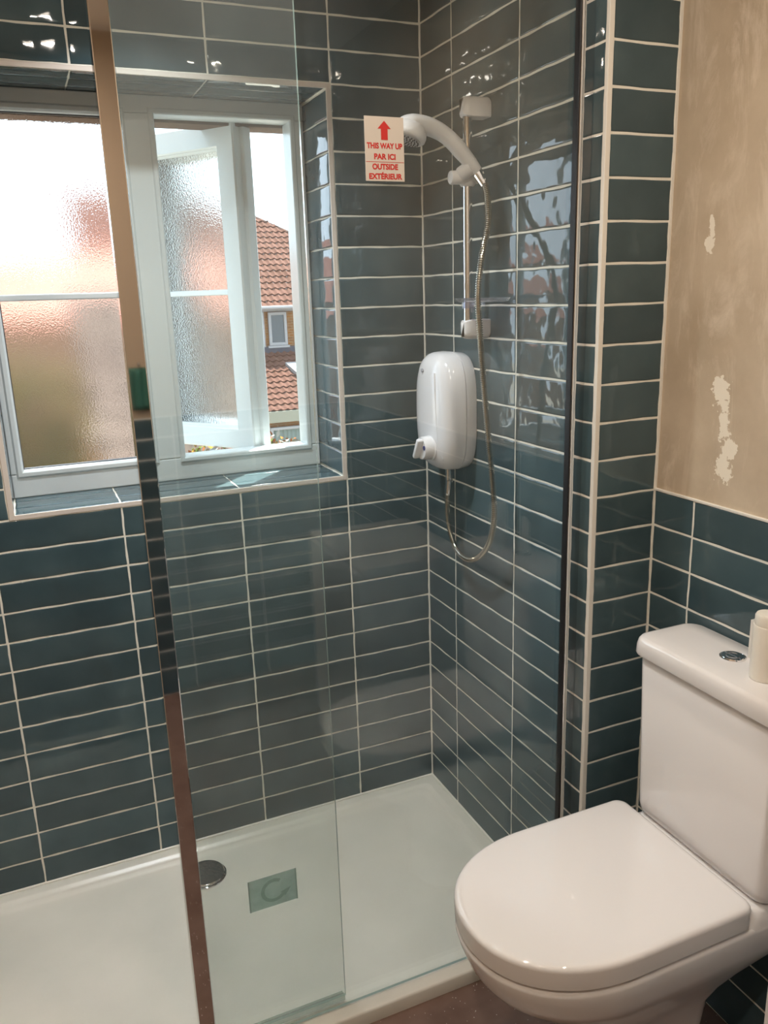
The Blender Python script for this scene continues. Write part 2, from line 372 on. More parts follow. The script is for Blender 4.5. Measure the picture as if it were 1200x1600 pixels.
# wall behind the camera
t = TB()
t.box((-1.62, -2.60, -0.3), (0.165, -2.45-G, 1.080)); t.box((-1.62, -2.60, 1.080), (0.165, -2.454, 2.5), 2)
t.grid(Vector((0, -2.45, 0)), X, Z, Y, [-0.75, -0.55, -0.2465, 0.057, 0.159], [FZ] + [k*P for k in range(1, 15)])
t.grid(Vector((0, -2.45, 0)), X, Z, Y, [-1.60, -1.3535, -1.05, -0.75], [FZ] + [k*P for k in range(1, 15)])
t.build('wall_front', [GROUT, TILE, PLASTER2])
bm = bmesh.new(); box(bm, (-1.75, -2.60, -0.3), (-1.60, 0.0, 2.5)); obj('wall_left', bm, PLASTER2)['kind'] = 'structure'
bm = bmesh.new(); box(bm, (-1.62, -2.60, -0.3), (0.3, 0.0, FZ)); obj('floor', bm, FLOOR)['kind'] = 'structure'
bm = bmesh.new(); box(bm, (-1.75, -2.60, CEILZ), (0.36, 0.26, 2.5)); obj('ceiling', bm, CEIL)['kind'] = 'structure'
# outer leaf of the wall
EXT = mat('outer_render', (0.12, 0.08, 0.06), 0.8)
bm = bmesh.new()
for a, b in (((-2.6, 0.26, -3.2), (-1.16, 0.34, 2.9)), ((-0.20, 0.26, -3.2), (1.6, 0.34, 2.9)), ((-1.16, 0.26, -3.2), (-0.20, 0.34, 1.0)), ((-1.16, 0.26, 1.945), (-0.20, 0.34, 2.9))): box(bm, a, b)
obj('wall_outer', bm, EXT)['kind'] = 'structure'
# trims
bm = bmesh.new()
for a, b in (((-1.113, -0.0012, 1.001), (-1.1005, 0.004, 2.0035)), ((-0.2605, -0.0012, 1.001), (-0.2486, 0.004, 2.0035)),
             ((-1.1005, -0.0012, 1.001), (-0.2605, 0.004, 1.0125)), ((-1.1005, -0.0012, 1.992), (-0.2605, 0.004, 2.0035))): box(bm, a, b, 0, 0.0008, 1)
tag(obj('trim_1', bm, TRIM), kind='structure')
bm = bmesh.new(); box(bm, (-0.0012, -0.7642, FZ), (0.0100, -0.7555, 2.4), 0, 0.0010, 3)
tag(obj('trim_2', bm, CAULK), kind='structure')
bm = bmesh.new(); box(bm, (0.159, -2.45, 1.0765), (0.166, -0.7597, 1.0815), 0, 0.001, 2); box(bm, (0.1590, -0.7640, 1.078), (0.168, -0.7590, 2.4), 0, 0.0008, 2)
tag(obj('trim_3', bm, CAULK), kind='structure')
bm = bmesh.new()
tube(bm, [(-1.6, -0.001, 0.001), (-0.001, -0.001, 0.001)], 0.0035, 8); tube(bm, [(-0.001, -0.001, 0.001), (-0.001, -0.745, 0.001)], 0.0035, 8)
tube(bm, [(-0.0005, -0.0005, 0.0), (-0.0005, -0.0005, 2.36)], 0.0026, 8)
tag(obj('trim_4', bm, CAULK), kind='structure')

# ------------------------------------------------------------------ window
win = empty('window_1', (-0.68, 0.19, 1.0125)); win['kind'] = 'structure'
FY = 0.19
bm = bmesh.new()
fx0, fx1, fz0, fz1 = -1.1005, -0.26, 1.0125, 1.9935
gx0, gx1, ox0, ox1 = -1.0775, -0.735, -0.656, -0.297; oz0, oz1 = 1.074, 1.952
def ring(bm, x0, x1, z0, z1, w, y0, y1, bev=0.003):
    # four mitred members around an opening (x0..x1, z0..z1), w wide inwards
    o = [(x0, z0), (x1, z0), (x1, z1), (x0, z1)]; i = [(x0+w, z0+w), (x1-w, z0+w), (x1-w, z1-w), (x0+w, z1-w)]
    c = bev
    oo = [(x0+c, z0+c), (x1-c, z0+c), (x1-c, z1-c), (x0+c, z1-c)]; ii = [(x0+w-c, z0+w-c), (x1-w+c, z0+w-c), (x1-w+c, z1-w+c), (x0+w-c, z1-w+c)]
    for k in range(4):
        j = (k+1) % 4
        prof = lambda n: [Vector((o[n][0], y1, o[n][1])), Vector((o[n][0], y0+c, o[n][1])), Vector((oo[n][0], y0, oo[n][1])), Vector((ii[n][0], y0, ii[n][1])), Vector((i[n][0], y0+c, i[n][1])), Vector((i[n][0], y1, i[n][1]))]
        loft(bm, [prof(k), prof(j)])
for a, b in (((fx0, FY, fz0), (fx1, 0.262, oz0)), ((fx0, FY, oz1), (fx1, 0.262, fz1)), ((fx0, FY, oz0), (gx0, 0.262, oz1)), ((ox1, FY, oz0), (fx1, 0.262, oz1)), ((gx1, FY, oz0), (ox0, 0.262, oz1))):
    box(bm, a, b, 0, 0.003, 2)
# stepped bead round the casement opening
ring(bm, ox0-0.012, ox1+0.012, oz0-0.012, oz1+0.012, 0.014, FY-0.006, FY+0.03)
obj('frame', bm, UPVC, win)
bm = bmesh.new(); ring(bm, gx0-0.010, gx1+0.010, oz0-0.010, oz1+0.010, 0.019, FY-0.005, FY+0.026, 0.005); obj('glazing_bead', bm, UPVC, win)
bm = bmesh.new(); ring(bm, gx0+0.006, gx1-0.006, oz0+0.006, oz1-0.006, 0.005, FY+0.02, FY+0.034, 0.001); obj('gasket', bm, BLACK, win)
bm = bmesh.new(); box(bm, (gx0, 0.216, oz0), (gx1, 0.240, oz1)); bmesh.ops.recalc_face_normals(bm, faces=bm.faces); pane_mesh(bm); pane = obj('pane', bm, [OBSC, OUTGL], win)
bm = bmesh.new(); box(bm, (gx0, 0.206, 1.507), (gx1, 0.215, 1.523), 0, 0.003, 2); obj('glazing_bar', bm, UPVC, win)
# open casement, hinged near the right jamb and swung outwards
sash = empty('casement_sash', (0, 0, 0)); sash.parent = win; sash.location = (0, 0, 0)
sd_ = Vector((-0.588, 0.809, 0)); nn_ = Vector((-0.809, -0.588, 0)); H0 = Vector((-0.440, 0.252, 0))
SM = Matrix(((sd_.x, -nn_.x, 0, H0.x), (sd_.y, -nn_.y, 0, H0.y), (0, 0, 1, 0), (0, 0, 0, 1)))
WM = Matrix.Translation(-win.location)
def sobj(name, bm, m):
    bm.transform(WM @ SM); o = obj(name, bm, m, None); o.parent = sash; return o
bm = bmesh.new(); ring(bm, 0.0, 0.42, 1.062, 1.958, 0.062, 0.0, 0.060, 0.004)
ring(bm, 0.050, 0.370, 1.112, 1.908, 0.018, 0.010, 0.050, 0.006)
box(bm, (-0.012, 0.030, 1.064), (0.004, 0.062, 1.956), 0, 0.003, 2)
sobj('sash_frame', bm, UPVC)
bm = bmesh.new(); box(bm, (0.064, 0.022, 1.126), (0.356, 0.046, 1.894)); bmesh.ops.recalc_face_normals(bm, faces=bm.faces); pane_mesh(bm); sobj('sash_pane', bm, [OBSC, OUTGL])
bm = bmesh.new(); box(bm, (0.064, 0.012, 1.507), (0.356, 0.021, 1.523), 0, 0.003, 2); sobj('sash_bar', bm, UPVC)
bm = bmesh.new(); ring(bm, 0.0625, 0.3575, 1.1245, 1.8955, 0.004, 0.014, 0.024, 0.001); sobj('sash_gasket', bm, BLACK)
for z in (1.9625, 1.0575):
    bm = bmesh.new()
    for a, b in (((-0.31, 0.235), (-0.440, 0.285)), ((-0.60, 0.225), (-0.53, 0.385)), ((-0.50, 0.228), (-0.47, 0.30))):
        a = Vector((*a, z)); b = Vector((*b, z)); d = (b-a).normalized(); s = d.cross(Z)*0.008
        h = Vector((0, 0, 0.0015))
        loft(bm, [[a-s-h, a+s-h, a+s+h, a-s+h], [b-s-h, b+s-h, b+s+h, b-s+h]])
    bm.transform(WM); o = obj('friction_stay', bm, STEEL, None); o.parent = win

# ------------------------------------------------------------------ shower tray
tray = empty('shower_tray', (-0.8, -0.37, FZ)); tag(tray, 'low rectangular cream resin shower tray along the tiled walls', 'shower tray')
bm = bmesh.new()
def inset(d, z, r): return rrect(-1.598+d, -0.001-d, -0.745+d, -0.001-d, r, z, 8)
loft(bm, [inset(0.0, FZ, 0.004), inset(0.0, -0.005, 0.004), inset(0.002, -0.0012, 0.005), inset(0.005, 0.0, 0.006), inset(0.030, 0.0, 0.02), inset(0.034, -0.001, 0.022), inset(0.038, -0.006, 0.024),
          inset(0.046, -0.0075, 0.028), inset(0.052, -0.0078, 0.03), inset(0.058, -0.012, 0.034), inset(0.066, -0.0145, 0.04), inset(0.12, -0.0165, 0.05)])
obj('tray_body', bm, TRAY, tray, True, 50)
dr = empty('shower_drain', (-0.762, -0.138, -0.016)); tag(dr, 'round chrome shower waste cover in the tray behind the glass', 'drain')
bm = bmesh.new(); lathe(bm, [(0.057, 0.0), (0.057, 0.003), (0.054, 0.005)], dr.location, n=48); obj('flange', bm, CHROME, dr, True, 40)
bm = bmesh.new(); lathe(bm, [(0.052, 0.0048), (0.052, 0.0085), (0.050, 0.0105), (0.03, 0.0115), (0.002, 0.012)], dr.location, n=48)
dm = mat('brushed_drain', (0.78, 0.80, 0.84), 0.14, 1.0); add_noise_bump(dm, 60, 0.004, 2); obj('cover', bm, dm, dr, True, 40)

# ------------------------------------------------------------------ shower screen
scr = empty('shower_screen', (-0.44, -0.70, 0.0)); tag(scr, 'large clear fixed glass shower screen with chrome wall channel', 'shower screen')
ST = 2.10
def glassbox(name, a, b, m, parent):
    bm = bmesh.new(); box(bm, a, b)
    for f in bm.faces: f.material_index = 0 if abs(f.calc_center_median().y - (a[1]+b[1])/2) > 0.002 else 1
    return obj(name, bm, [m, EDGE], parent)
glassbox('fixed_pane', (-0.852, -0.7110, 0.0015), (-0.018, -0.7050, ST), SCREEN, scr)
bm = bmesh.new(); box(bm, (-0.030, -0.7225, 0.0005), (0.0, -0.7040, ST+0.03), 0, 0.0012, 2); obj('wall_channel', bm, PCHROME, scr)
bm = bmesh.new(); box(bm, (-0.0325, -0.7215, 0.0012), (-0.0300, -0.7045, ST), 0, 0.0008, 1); obj('gasket', bm, BLACK, scr)
bm = bmesh.new(); box(bm, (-1.58, -0.725, ST+0.001), (-0.001, -0.665, ST+0.04), 0, 0.003, 2); obj('top_rail', bm, PCHROME, scr)
door = empty('shower_door', (-0.72, -0.69, 0.0)); tag(door, 'narrow clear glass shower door panel with tall chrome stile on its left', 'shower door')
glassbox('door_pane', (-0.853, -0.6960, 0.012), (-0.566, -0.6900, ST-0.03), DOORGL, door)
bm = bmesh.new(); box(bm, (-0.8835, -0.7150, 0.004), (-0.8535, -0.690, ST), 0, 0.0015, 2); obj('stile', bm, PCHROME, door)
bm = bmesh.new(); box(bm, (-0.852, -0.6985, 0.002), (-0.568, -0.687, 0.013), 0, 0.001, 1)
for k in range(2): box(bm, (-0.852, -0.686+k*0.005, 0.001), (-0.568, -0.6845+k*0.005, 0.010), 0)
obj('seal_strip', bm, SEAL, door)

# stickers on the glass
def text(name, s, size, x, z, y, m, parent, bold=0.0, sx=1.0):
    c = bpy.data.curves.new(name, 'FONT'); c.body = s; c.size = size; c.align_x = 'CENTER'; c.extrude = 0.0001; c.offset = bold
    c.materials.append(m); tmp = bpy.data.objects.new(name, c); COL.objects.link(tmp)
    dg = bpy.context.evaluated_depsgraph_get(); dg.update()
    me = bpy.data.meshes.new_from_object(tmp.evaluated_get(dg)); bpy.data.objects.remove(tmp)
    w = max(v.co.x for v in me.vertices)-min(v.co.x for v in me.vertices)
    k = sx / w if sx > 0.0 and sx != 1.0 else 1.0
    me.transform(Matrix.Translation((x, y, z)) @ Matrix.Rotation(math.pi/2, 4, 'X') @ Matrix.Diagonal((k, 1, 1, 1)))
    me.name = name; o = bpy.data.objects.new(name, me); COL.objects.link(o); o.parent = parent; o.location = -parent.location
    if not me.materials: me.materials.append(m)
    return o
sg = empty('warning_sticker', (-0.421, -0.7118, 1.735)); tag(sg, 'white orientation sticker with red up arrow stuck high on the glass', 'sticker')
sy = -0.7118; sx0, sx1, sz0, sz1 = -0.4585, -0.3860, 1.6845, 1.7865
bm = bmesh.new(); box(bm, (sx0, sy-0.0002, sz0), (sx1, sy+0.0006, sz1)); obj('paper', bm, PAPER, sg)
xc = (sx0+sx1)/2; ly = sy-0.0004
bm = bmesh.new(); pz = sz1-0.0065
ar = [(-0.0122, -0.0125), (0, 0), (0.0122, -0.0125), (0.0062, -0.0125), (0.0062, -0.030), (-0.0062, -0.030), (-0.0062, -0.0125)]
loft(bm, [[Vector((xc+a, ly, pz+b)) for a, b in ar], [Vector((xc+a, ly-0.0001, pz+b)) for a, b in ar]]); obj('arrow', bm, RED, sg)
bm = bmesh.new(); box(bm, (sx0+0.001, ly-0.0001, 1.7148), (sx1-0.001, ly, 1.7155)); obj('line', bm, RED, sg)
for s, z, w in (('THIS WAY UP', 1.7365, 0.066), ('PAR ICI', 1.7195, 0.040), ('OUTSIDE', 1.7035, 0.048), ('EXTÉRIEUR', 1.6880, 0.062)):
    text('lettering', s, 0.0122, xc, z, ly, RED, sg, 0.00048, w)
lb = empty('glass_label', (-0.7095, -0.6975, 0.333)); tag(lb, 'pale teal film label with curved C arrow stuck low on the glass', 'label')
lx0, lx1, lz0, lz1 = -0.760, -0.6595, 0.3000, 0.3725; ly = -0.6975
bm = bmesh.new(); box(bm, (lx0, ly, lz0), (lx1, ly+0.0006, lz1)); obj('film', bm, LABELM, lb)
for a in (lx0, lx1-0.0025):
    bm = bmesh.new(); box(bm, (a, ly-0.0006, lz0), (a+0.0025, ly-0.0001, lz1)); obj('edge_stripe', bm, LABELD, lb)
bm = bmesh.new(); cx, cz = xc*0-0.708, 0.337
A = [Vector((cx+0.0270*math.cos(math.radians(a)), ly-0.0004, cz+0.0270*math.sin(math.radians(a)))) for a in range(55, 331, 8)]
Bp = [Vector((cx+0.0195*math.cos(math.radians(a)), ly-0.0004, cz+0.0195*math.sin(math.radians(a)))) for a in range(55, 331, 8)]
for i in range(len(A)-1): wall_quad(bm, (A[i], A[i+1], Bp[i+1], Bp[i]))
wall_quad(bm, (Vector((cx+0.036, ly-0.0004, cz-0.002)), Vector((cx+0.013, ly-0.0004, cz-0.009)), Vector((cx+0.023, ly-0.0004, cz-0.021))))
obj('curved_arrow', bm, LABELD, lb)

# ------------------------------------------------------------------ riser rail, handset, hose, soap dish
rail = empty('riser_rail', (-0.0, -0.334, 1.41)); tag(rail, 'vertical chrome riser rail with white end brackets on tiles', 'shower rail')
bx, by = -0.052, -0.338
bm = bmesh.new(); tube(bm, [(bx, by, 1.405), (bx, by, 1.90)], 0.0105, 24); obj('bar', bm, CHROME, rail, True, 40)
def bracket(z0, z1, top):
    bm = bmesh.new(); hw = 0.0190
    def sec(x, dz, dw): return [(y, z) for y, z in ()]
    rings = []
    for x, e in ((0.0, 0.002), (-0.004, 0.0), (-0.036, 0.0), (-0.054, 0.001), (-0.062, 0.004), (-0.067, 0.010)):
        r = 0.0165; pts = []
        y0, y1, a, b = by-hw+e, by+hw-e, z0+e*0.6, z1-e*0.6
        rt, rb = (r, 0.003) if top else (0.003, r)
        for cy, cz, r_, a0 in ((y1-rt, b-rt, rt, 0), (y0+rt, b-rt, rt, 90), (y0+rb, a+rb, rb, 180), (y1-rb, a+rb, rb, 270)):
            for k in range(6):
                t_ = math.radians(a0+90*k/5); pts.append((x, cy+r_*math.cos(t_), cz+r_*math.sin(t_)))
        rings.append(pts)
    loft(bm, rings); return obj('bracket', bm, PLASTIC_M, rail, True, 50)
bracket(1.872, 1.916, True); bracket(1.386, 1.432, False)
bm = bmesh.new()
tube(bm, [(bx, by, 1.728), (bx, by, 1.733), (bx, by, 1.762), (bx, by, 1.767)], [0.015, 0.0185, 0.0185, 0.015], 24)
tube(bm, [Vector((-0.103, -0.350, 1.744)), Vector((-0.100, -0.350, 1.744)), Vector((-0.070, -0.346, 1.746)), Vector((-0.030, -0.343, 1.750)), Vector((-0.026, -0.343, 1.750))], [0.0125, 0.0150, 0.0150, 0.0165, 0.0140], 20)
tube(bm, [(-0.078, -0.352, 1.752), (-0.072, -0.366, 1.757), (-0.064, -0.372, 1.763)], [0.015, 0.0165, 0.0160], 16)
obj('handset_holder', bm, PLASTIC_M, rail, True, 40)
hs = empty('shower_handset', (-0.052, -0.372, 1.757)); tag(hs, 'white hand shower head hooked in the riser rail holder', 'shower head')
bm = bmesh.new()
hp = catmull([(-0.0480, -0.3735, 1.7560), (-0.0600, -0.3725, 1.7690), (-0.080, -0.370, 1.790), (-0.108, -0.369, 1.816), (-0.136, -0.368, 1.834), (-0.170, -0.367, 1.845), (-0.205, -0.366, 1.847), (-0.238, -0.366, 1.840)], 6)
n_ = len(hp); rr = []; sq = []
for i in range(n_):
    t_ = i/(n_-1); rr.append(0.0125+0.005*min(1, t_*3) + (0.0 if t_ < 0.55 else 0.004*(t_-0.55)/0.45) - (0.012*max(0, (t_-0.85)/0.15)**2)); sq.append(1.0+max(0, t_-0.5)*1.3)
tube(bm, hp, rr, 20, True, 0, sq); obj('handle', bm, PLASTIC_M, hs, True, 60)
hn = Vector((-0.33, -0.02, -0.944)).normalized(); hc = Vector((-0.213, -0.366, 1.832))
bm = bmesh.new(); lathe(bm, [(0.004, -0.022), (0.022, -0.020), (0.034, -0.013), (0.041, -0.003), (0.0425, 0.006), (0.0415, 0.014), (0.038, 0.017), (0.001, 0.017)], hc, hn, 40); obj('head', bm, PLASTIC_M, hs, True, 50)
bm = bmesh.new(); lathe(bm, [(0.033, 0.0172), (0.0325, 0.019), (0.001, 0.0195)], hc, hn, 40); sp = obj('spray_plate', bm, mat('spray_plate_grey', (0.45, 0.45, 0.47), 0.35), hs, True, 50)
a_, b_ = frame_of(hn)
bm = bmesh.new()
for r_, c_ in ((0.028, 22), (0.021, 16), (0.014, 11), (0.007, 6)):
    for k in range(c_):
        t_ = 6.2832*k/c_; lathe(bm, [(0.0014, 0.019), (0.0012, 0.0222)], hc+(a_*math.cos(t_)+b_*math.sin(t_))*r_, hn, 6)
obj('nozzles', bm, BLACK, hs)
hose = empty('shower_hose', (-0.05, -0.3, 0.83)); tag(hose, 'ribbed chrome shower hose looping below the white water heater', 'shower hose')
HP = [(-0.0330, -0.3830, 1.7300), (-0.0400, -0.4060, 1.6993), (-0.0580, -0.4400, 1.6379), (-0.085, -0.4596, 1.5704), (-0.0995, -0.4680, 1.4895), (-0.095, -0.4683, 1.4069), (-0.08, -0.4596, 1.2919), (-0.07, -0.463, 1.1737), (-0.06, -0.4672, 1.0517), (-0.055, -0.4652, 0.9692), (-0.05, -0.4303, 0.8951), (-0.048, -0.3607, 0.8383), (-0.048, -0.2866, 0.8292), (-0.048, -0.2341, 0.8663), (-0.05, -0.2176, 0.9299), (-0.05, -0.2230, 0.9850)]
hpts = catmull(HP, 60); Ls = [0.0]
for p, q in zip(hpts, hpts[1:]): Ls.append(Ls[-1]+(q-p).length)
st = 0.0010; res = []; k = 0; s_ = 0.0
while s_ < Ls[-1]:
    while Ls[k+1] < s_: k += 1
    f_ = (s_-Ls[k])/(Ls[k+1]-Ls[k]); res.append(hpts[k].lerp(hpts[k+1], f_)); s_ += st
bm = bmesh.new(); tube(bm, res, [0.0066+(0.0009 if (i % 5) in (1, 2, 3) else -0.0016) for i in range(len(res))], 12)
obj('ribbed_tube', bm, mat('hose_chrome', (0.58, 0.56, 0.51), 0.14, 1.0), hose, True, 60)
bm = bmesh.new(); d0 = (Vector(HP[0])-Vector(HP[1])).normalized(); q0 = Vector(HP[0])
tube(bm, [q0+Vector((0.001, -0.001, -0.006)), q0+Vector((0.0, 0, -0.003)), Vector((-0.0455, -0.3745, 1.7530)), Vector((-0.0475, -0.3737, 1.7555))], [0.0074, 0.0088, 0.0118, 0.0112], 12); obj('cone_nut', bm, CHROME, hose, False)
bm = bmesh.new(); tube(bm, [(-0.05, -0.2225, 0.980), (-0.05, -0.2235, 0.984), (-0.05, -0.229, 1.0200)], [0.0082, 0.0094, 0.0090], 12); obj('end_nut', bm, CHROME, hose, False)

dish = empty('soap_dish', (bx, by, 1.465)); tag(dish, 'clear plastic soap dish clipped across the lower riser rail', 'soap dish')
bm = bmesh.new()
def ell(ax, ay, z, cx=-0.049, cy=-0.395): return [(cx+ax*math.cos(t_), cy+ay*math.sin(t_), z) for t_ in [6.28318*k/48 for k in range(48)]]
loft(bm, [ell(0.030, 0.085, 1.4745), ell(0.036, 0.096, 1.4760), ell(0.0415, 0.106, 1.4815), ell(0.0430, 0.108, 1.4815), ell(0.0385, 0.099, 1.4740), ell(0.030, 0.085, 1.4720)], cap=True); obj('tray', bm, CLEARP, dish, True, 50)
bm = bmesh.new()
lathe(bm, [(0.0150, 1.458), (0.0150, 1.474)], (bx, by, 0), n=24, cap=False); lathe(bm, [(0.0112, 1.474), (0.0112, 1.458), (0.0150, 1.458)], (bx, by, 0), n=24, cap=False)
box(bm, (bx-0.004, by-0.075, 1.464), (bx+0.004, by-0.014, 1.4722), 0, 0.001, 1); box(bm, (bx-0.003, by-0.024, 1.448), (bx+0.003, by-0.018, 1.466), 0, 0.001, 1)
obj('clip', bm, CLEARP, dish)

# ------------------------------------------------------------------ electric shower
es = empty('electric_shower', (0, -0.195, 1.045)); tag(es, 'white electric shower unit with round control knob on tiles', 'electric shower')
def oval(x, yc, zc, hy, hz, n=64, e=2.7):
    pts = []
    for k in range(n):
        t_ = 2*math.pi*k/n; c, s = math.cos(t_), math.sin(t_)
        pts.append((x, yc+hy*math.copysign(abs(c)**(2/e), c), zc+hz*math.copysign(abs(s)**(2/e), s)))
    return pts
yc, zc = -0.193, 1.197
bm = bmesh.new(); loft(bm, [oval(x, yc, zc, hy, hz, e=3.4) for x, hy, hz in ((0.0, 0.0945, 0.1465), (-0.003, 0.0965, 0.149), (-0.028, 0.0985, 0.152), (-0.030, 0.0985, 0.152))]); obj('back_plate', bm, PLASTIC, es, True, 40)
bm = bmesh.new(); loft(bm, [oval(x, yc, zc, hy, hz, e=ee) for x, hy, hz, ee in ((-0.0305, 0.0960, 0.1495, 3.3), (-0.0325, 0.0990, 0.1525, 3.3), (-0.055, 0.0985, 0.1515, 3.1), (-0.068, 0.0955, 0.1475, 3.0), (-0.078, 0.0895, 0.1400, 2.9), (-0.085, 0.0790, 0.1290, 2.8), (-0.0895, 0.0640, 0.1140, 2.7), (-0.0925, 0.044, 0.090, 2.6), (-0.0942, 0.020, 0.05, 2.4), (-0.0945, 0.002, 0.005, 2.2))]); obj('cover', bm, PLASTIC, es, True, 50)
bm = bmesh.new()
cr = catmull([(-0.0900, -0.232, 1.300), (-0.0915, -0.236, 1.27), (-0.0905, -0.240, 1.20), (-0.0885, -0.245, 1.13), (-0.0800, -0.256, 1.080)], 8)
tube(bm, cr, [0.0030 - 0.0014*abs(i/len(cr)-0.3) for i in range(len(cr))], 8); obj('moulded_ridge', bm, PLASTIC, es, True)
bm = bmesh.new(); ky, kz = -0.205, 1.107
lathe(bm, [(0.034, 0.0), (0.034, 0.004), (0.031, 0.006), (0.0305, 0.026), (0.028, 0.031), (0.001, 0.032)], (-0.088, ky, kz), (-1, 0, 0), 40); kn = obj('knob', bm, PLASTIC, es, True, 35)
bm = bmesh.new(); tt = bmesh.new(); box(tt, (-0.136, -0.0065, -0.029), (-0.118, 0.0065, 0.029), 0, 0.004, 3)
merge(bm, tt, 0, Matrix.Translation((0, ky, kz)) @ Matrix.Rotation(0.5, 4, 'X')); obj('grip', bm, PLASTIC, es, True, 50)
bm = bmesh.new(); lathe(bm, [(0.006, 0.0305), (0.006, 0.0325), (0.0005, 0.0327)], (-0.088, ky-0.021, kz+0.004), (-1, 0, 0), 16); obj('dial_mark', bm, NAVY, es)
bm = bmesh.new(); lathe(bm, [(0.0055, 0.0), (0.0050, 0.0025), (0.0005, 0.003)], (-0.0918, -0.168, 1.303), (-1, 0, 0), 16); obj('badge', bm, GREYMARK, es)
bm = bmesh.new(); tube(bm, [(-0.05, -0.229, 1.0205), (-0.05, -0.229, 1.052)], [0.0095, 0.0095], 16); obj('outlet', bm, CHROME, es, True, 40)

# ------------------------------------------------------------------ toilet
wc = empty('toilet', (-0.15, -1.065, FZ)); tag(wc, 'white close coupled toilet with lid closed beside the shower', 'toilet')
def dshape(xb, xf, hw, yc, fl, r, z, n=10, e=2.15):
    # straight back at xb with corner radius r, sides, curved front reaching xf
    pts = []
    for k in range(n+1):
        t_ = math.radians(90*k/n); pts.append((xb-r+r*math.cos(t_), yc+hw-r+r*math.sin(t_), z))
    xs = xf+fl
    for k in range(1, 4): pts.append((xb-r+(xs-xb+r)*k/4, yc+hw, z))
    m = 40
    for k in range(m+1):
        t_ = math.pi/2+math.pi*k/m; c, s = math.cos(t_), math.sin(t_)
        pts.append((xs+fl*math.copysign(abs(c)**(2/e), c), yc+hw*math.copysign(abs(s)**(2/e), s), z))
    for k in range(3, 0, -1): pts.append((xb-r+(xs-xb+r)*k/4, yc-hw, z))
    for k in range(n+1):
        t_ = math.radians(270+90*k/n); pts.append((xb-r+r*math.cos(t_), yc-hw+r+r*math.sin(t_), z))
    return pts
YC = -1.062
bm = bmesh.new()
loft(bm, [dshape(0.006, -0.4625, 0.1765, YC, 0.222, 0.020, 0.4078), dshape(0.008, -0.4655, 0.1790, YC, 0.225, 0.022, 0.4095), dshape(0.008, -0.4665, 0.1800, YC, 0.226, 0.022, 0.4420), dshape(0.0075, -0.4662, 0.1795, YC, 0.2255, 0.022, 0.4465),
          dshape(0.0050, -0.4638, 0.1770, YC, 0.224, 0.022, 0.4500), dshape(0.001, -0.4600, 0.1730, YC, 0.221, 0.021, 0.4518), dshape(-0.006, -0.4530, 0.1660, YC, 0.216, 0.020, 0.4525), dshape(-0.06, -0.40, 0.12, YC, 0.17, 0.018, 0.4532)])
obj('lid', bm, CERAMIC, wc, True, 50)
bm = bmesh.new(); loft(bm, [dshape(-0.004, -0.452, 0.166, YC, 0.216, 0.02, 0.3980), dshape(-0.004, -0.452, 0.166, YC, 0.216, 0.02, 0.4085)]); obj('seat', bm, CERAMIC, wc, True, 50)
bm = bmesh.new()
lev = [(0.02, -0.235, 0.098, 0.09, FZ), (0.02, -0.235, 0.097, 0.09, 0.02), (0.015, -0.245, 0.098, 0.10, 0.12), (0.02, -0.272, 0.106, 0.12, 0.19), (0.035, -0.325, 0.124, 0.15, 0.235),
       (0.06, -0.375, 0.142, 0.18, 0.272), (0.110, -0.415, 0.158, 0.20, 0.305), (0.150, -0.4385, 0.1690, 0.215, 0.328), (0.158, -0.4490, 0.1745, 0.220, 0.345), (0.158, -0.4590, 0.1780, 0.224, 0.372), (0.158, -0.4645, 0.1795, 0.225, 0.392), (0.158, -0.4640, 0.1785, 0.225, 0.3980), (0.155, -0.4600, 0.1745, 0.221, 0.4010)]
loft(bm, [dshape(a, b, c, YC, d, 0.045, z) for a, b, c, d, z in lev])
def deck(x0, hw, z): return [(x, -1.079+y, z) for x, y in ((0.158, hw), (x0+0.02, hw), (x0+0.006, hw-0.006), (x0, hw-0.02), (x0, -hw+0.02), (x0+0.006, -hw+0.006), (x0+0.02, -hw), (0.158, -hw))]
loft(bm, [deck(-0.02, 0.1615, 0.388), deck(0.000, 0.1615, 0.405), deck(0.010, 0.1600, 0.428), deck(0.014, 0.158, 0.433), deck(0.020, 0.152, 0.4355)])
obj('pan', bm, CERAMIC, wc, True, 55)
for dy in (-0.075, 0.075):
    bm = bmesh.new(); lathe(bm, [(0.008, 0.0), (0.008, 0.006)], (-0.010, YC+dy, 0.4022), n=20); obj('hinge', bm, CHROME, wc, True, 40)
CY = -1.0785
bm = bmesh.new()
loft(bm, [rrect(x0, 0.156, CY-h, CY+h, r, z, 8) for x0, h, r, z in ((0.034, 0.150, 0.02, 0.4362), (0.026, 0.158, 0.024, 0.4395), (0.0205, 0.1655, 0.026, 0.448), (0.0185, 0.1680, 0.026, 0.462), (0.0135, 0.1770, 0.026, 0.788), (0.0160, 0.174, 0.026, 0.7905))])
obj('cistern', bm, CERAMIC, wc, True, 50)
bm = bmesh.new()
loft(bm, [rrect(x0, x1, CY-h, CY+h, r, z, 8) for x0, x1, h, r, z in ((0.010, 0.156, 0.178, 0.028, 0.7915), (0.0035, 0.158, 0.1850, 0.03, 0.7930), (0.0025, 0.158, 0.1865, 0.03, 0.796), (0.0035, 0.158, 0.1855, 0.03, 0.812), (0.0060, 0.158, 0.1835, 0.03, 0.8225), (0.0100, 0.157, 0.1795, 0.028, 0.8275), (0.0160, 0.155, 0.1735, 0.026, 0.8290), (0.05, 0.12, 0.15, 0.02, 0.8295))])
obj('cistern_lid', bm, CERAMIC, wc, True, 50)
bm = bmesh.new(); bc = (0.0957, -1.0640, 0.829)
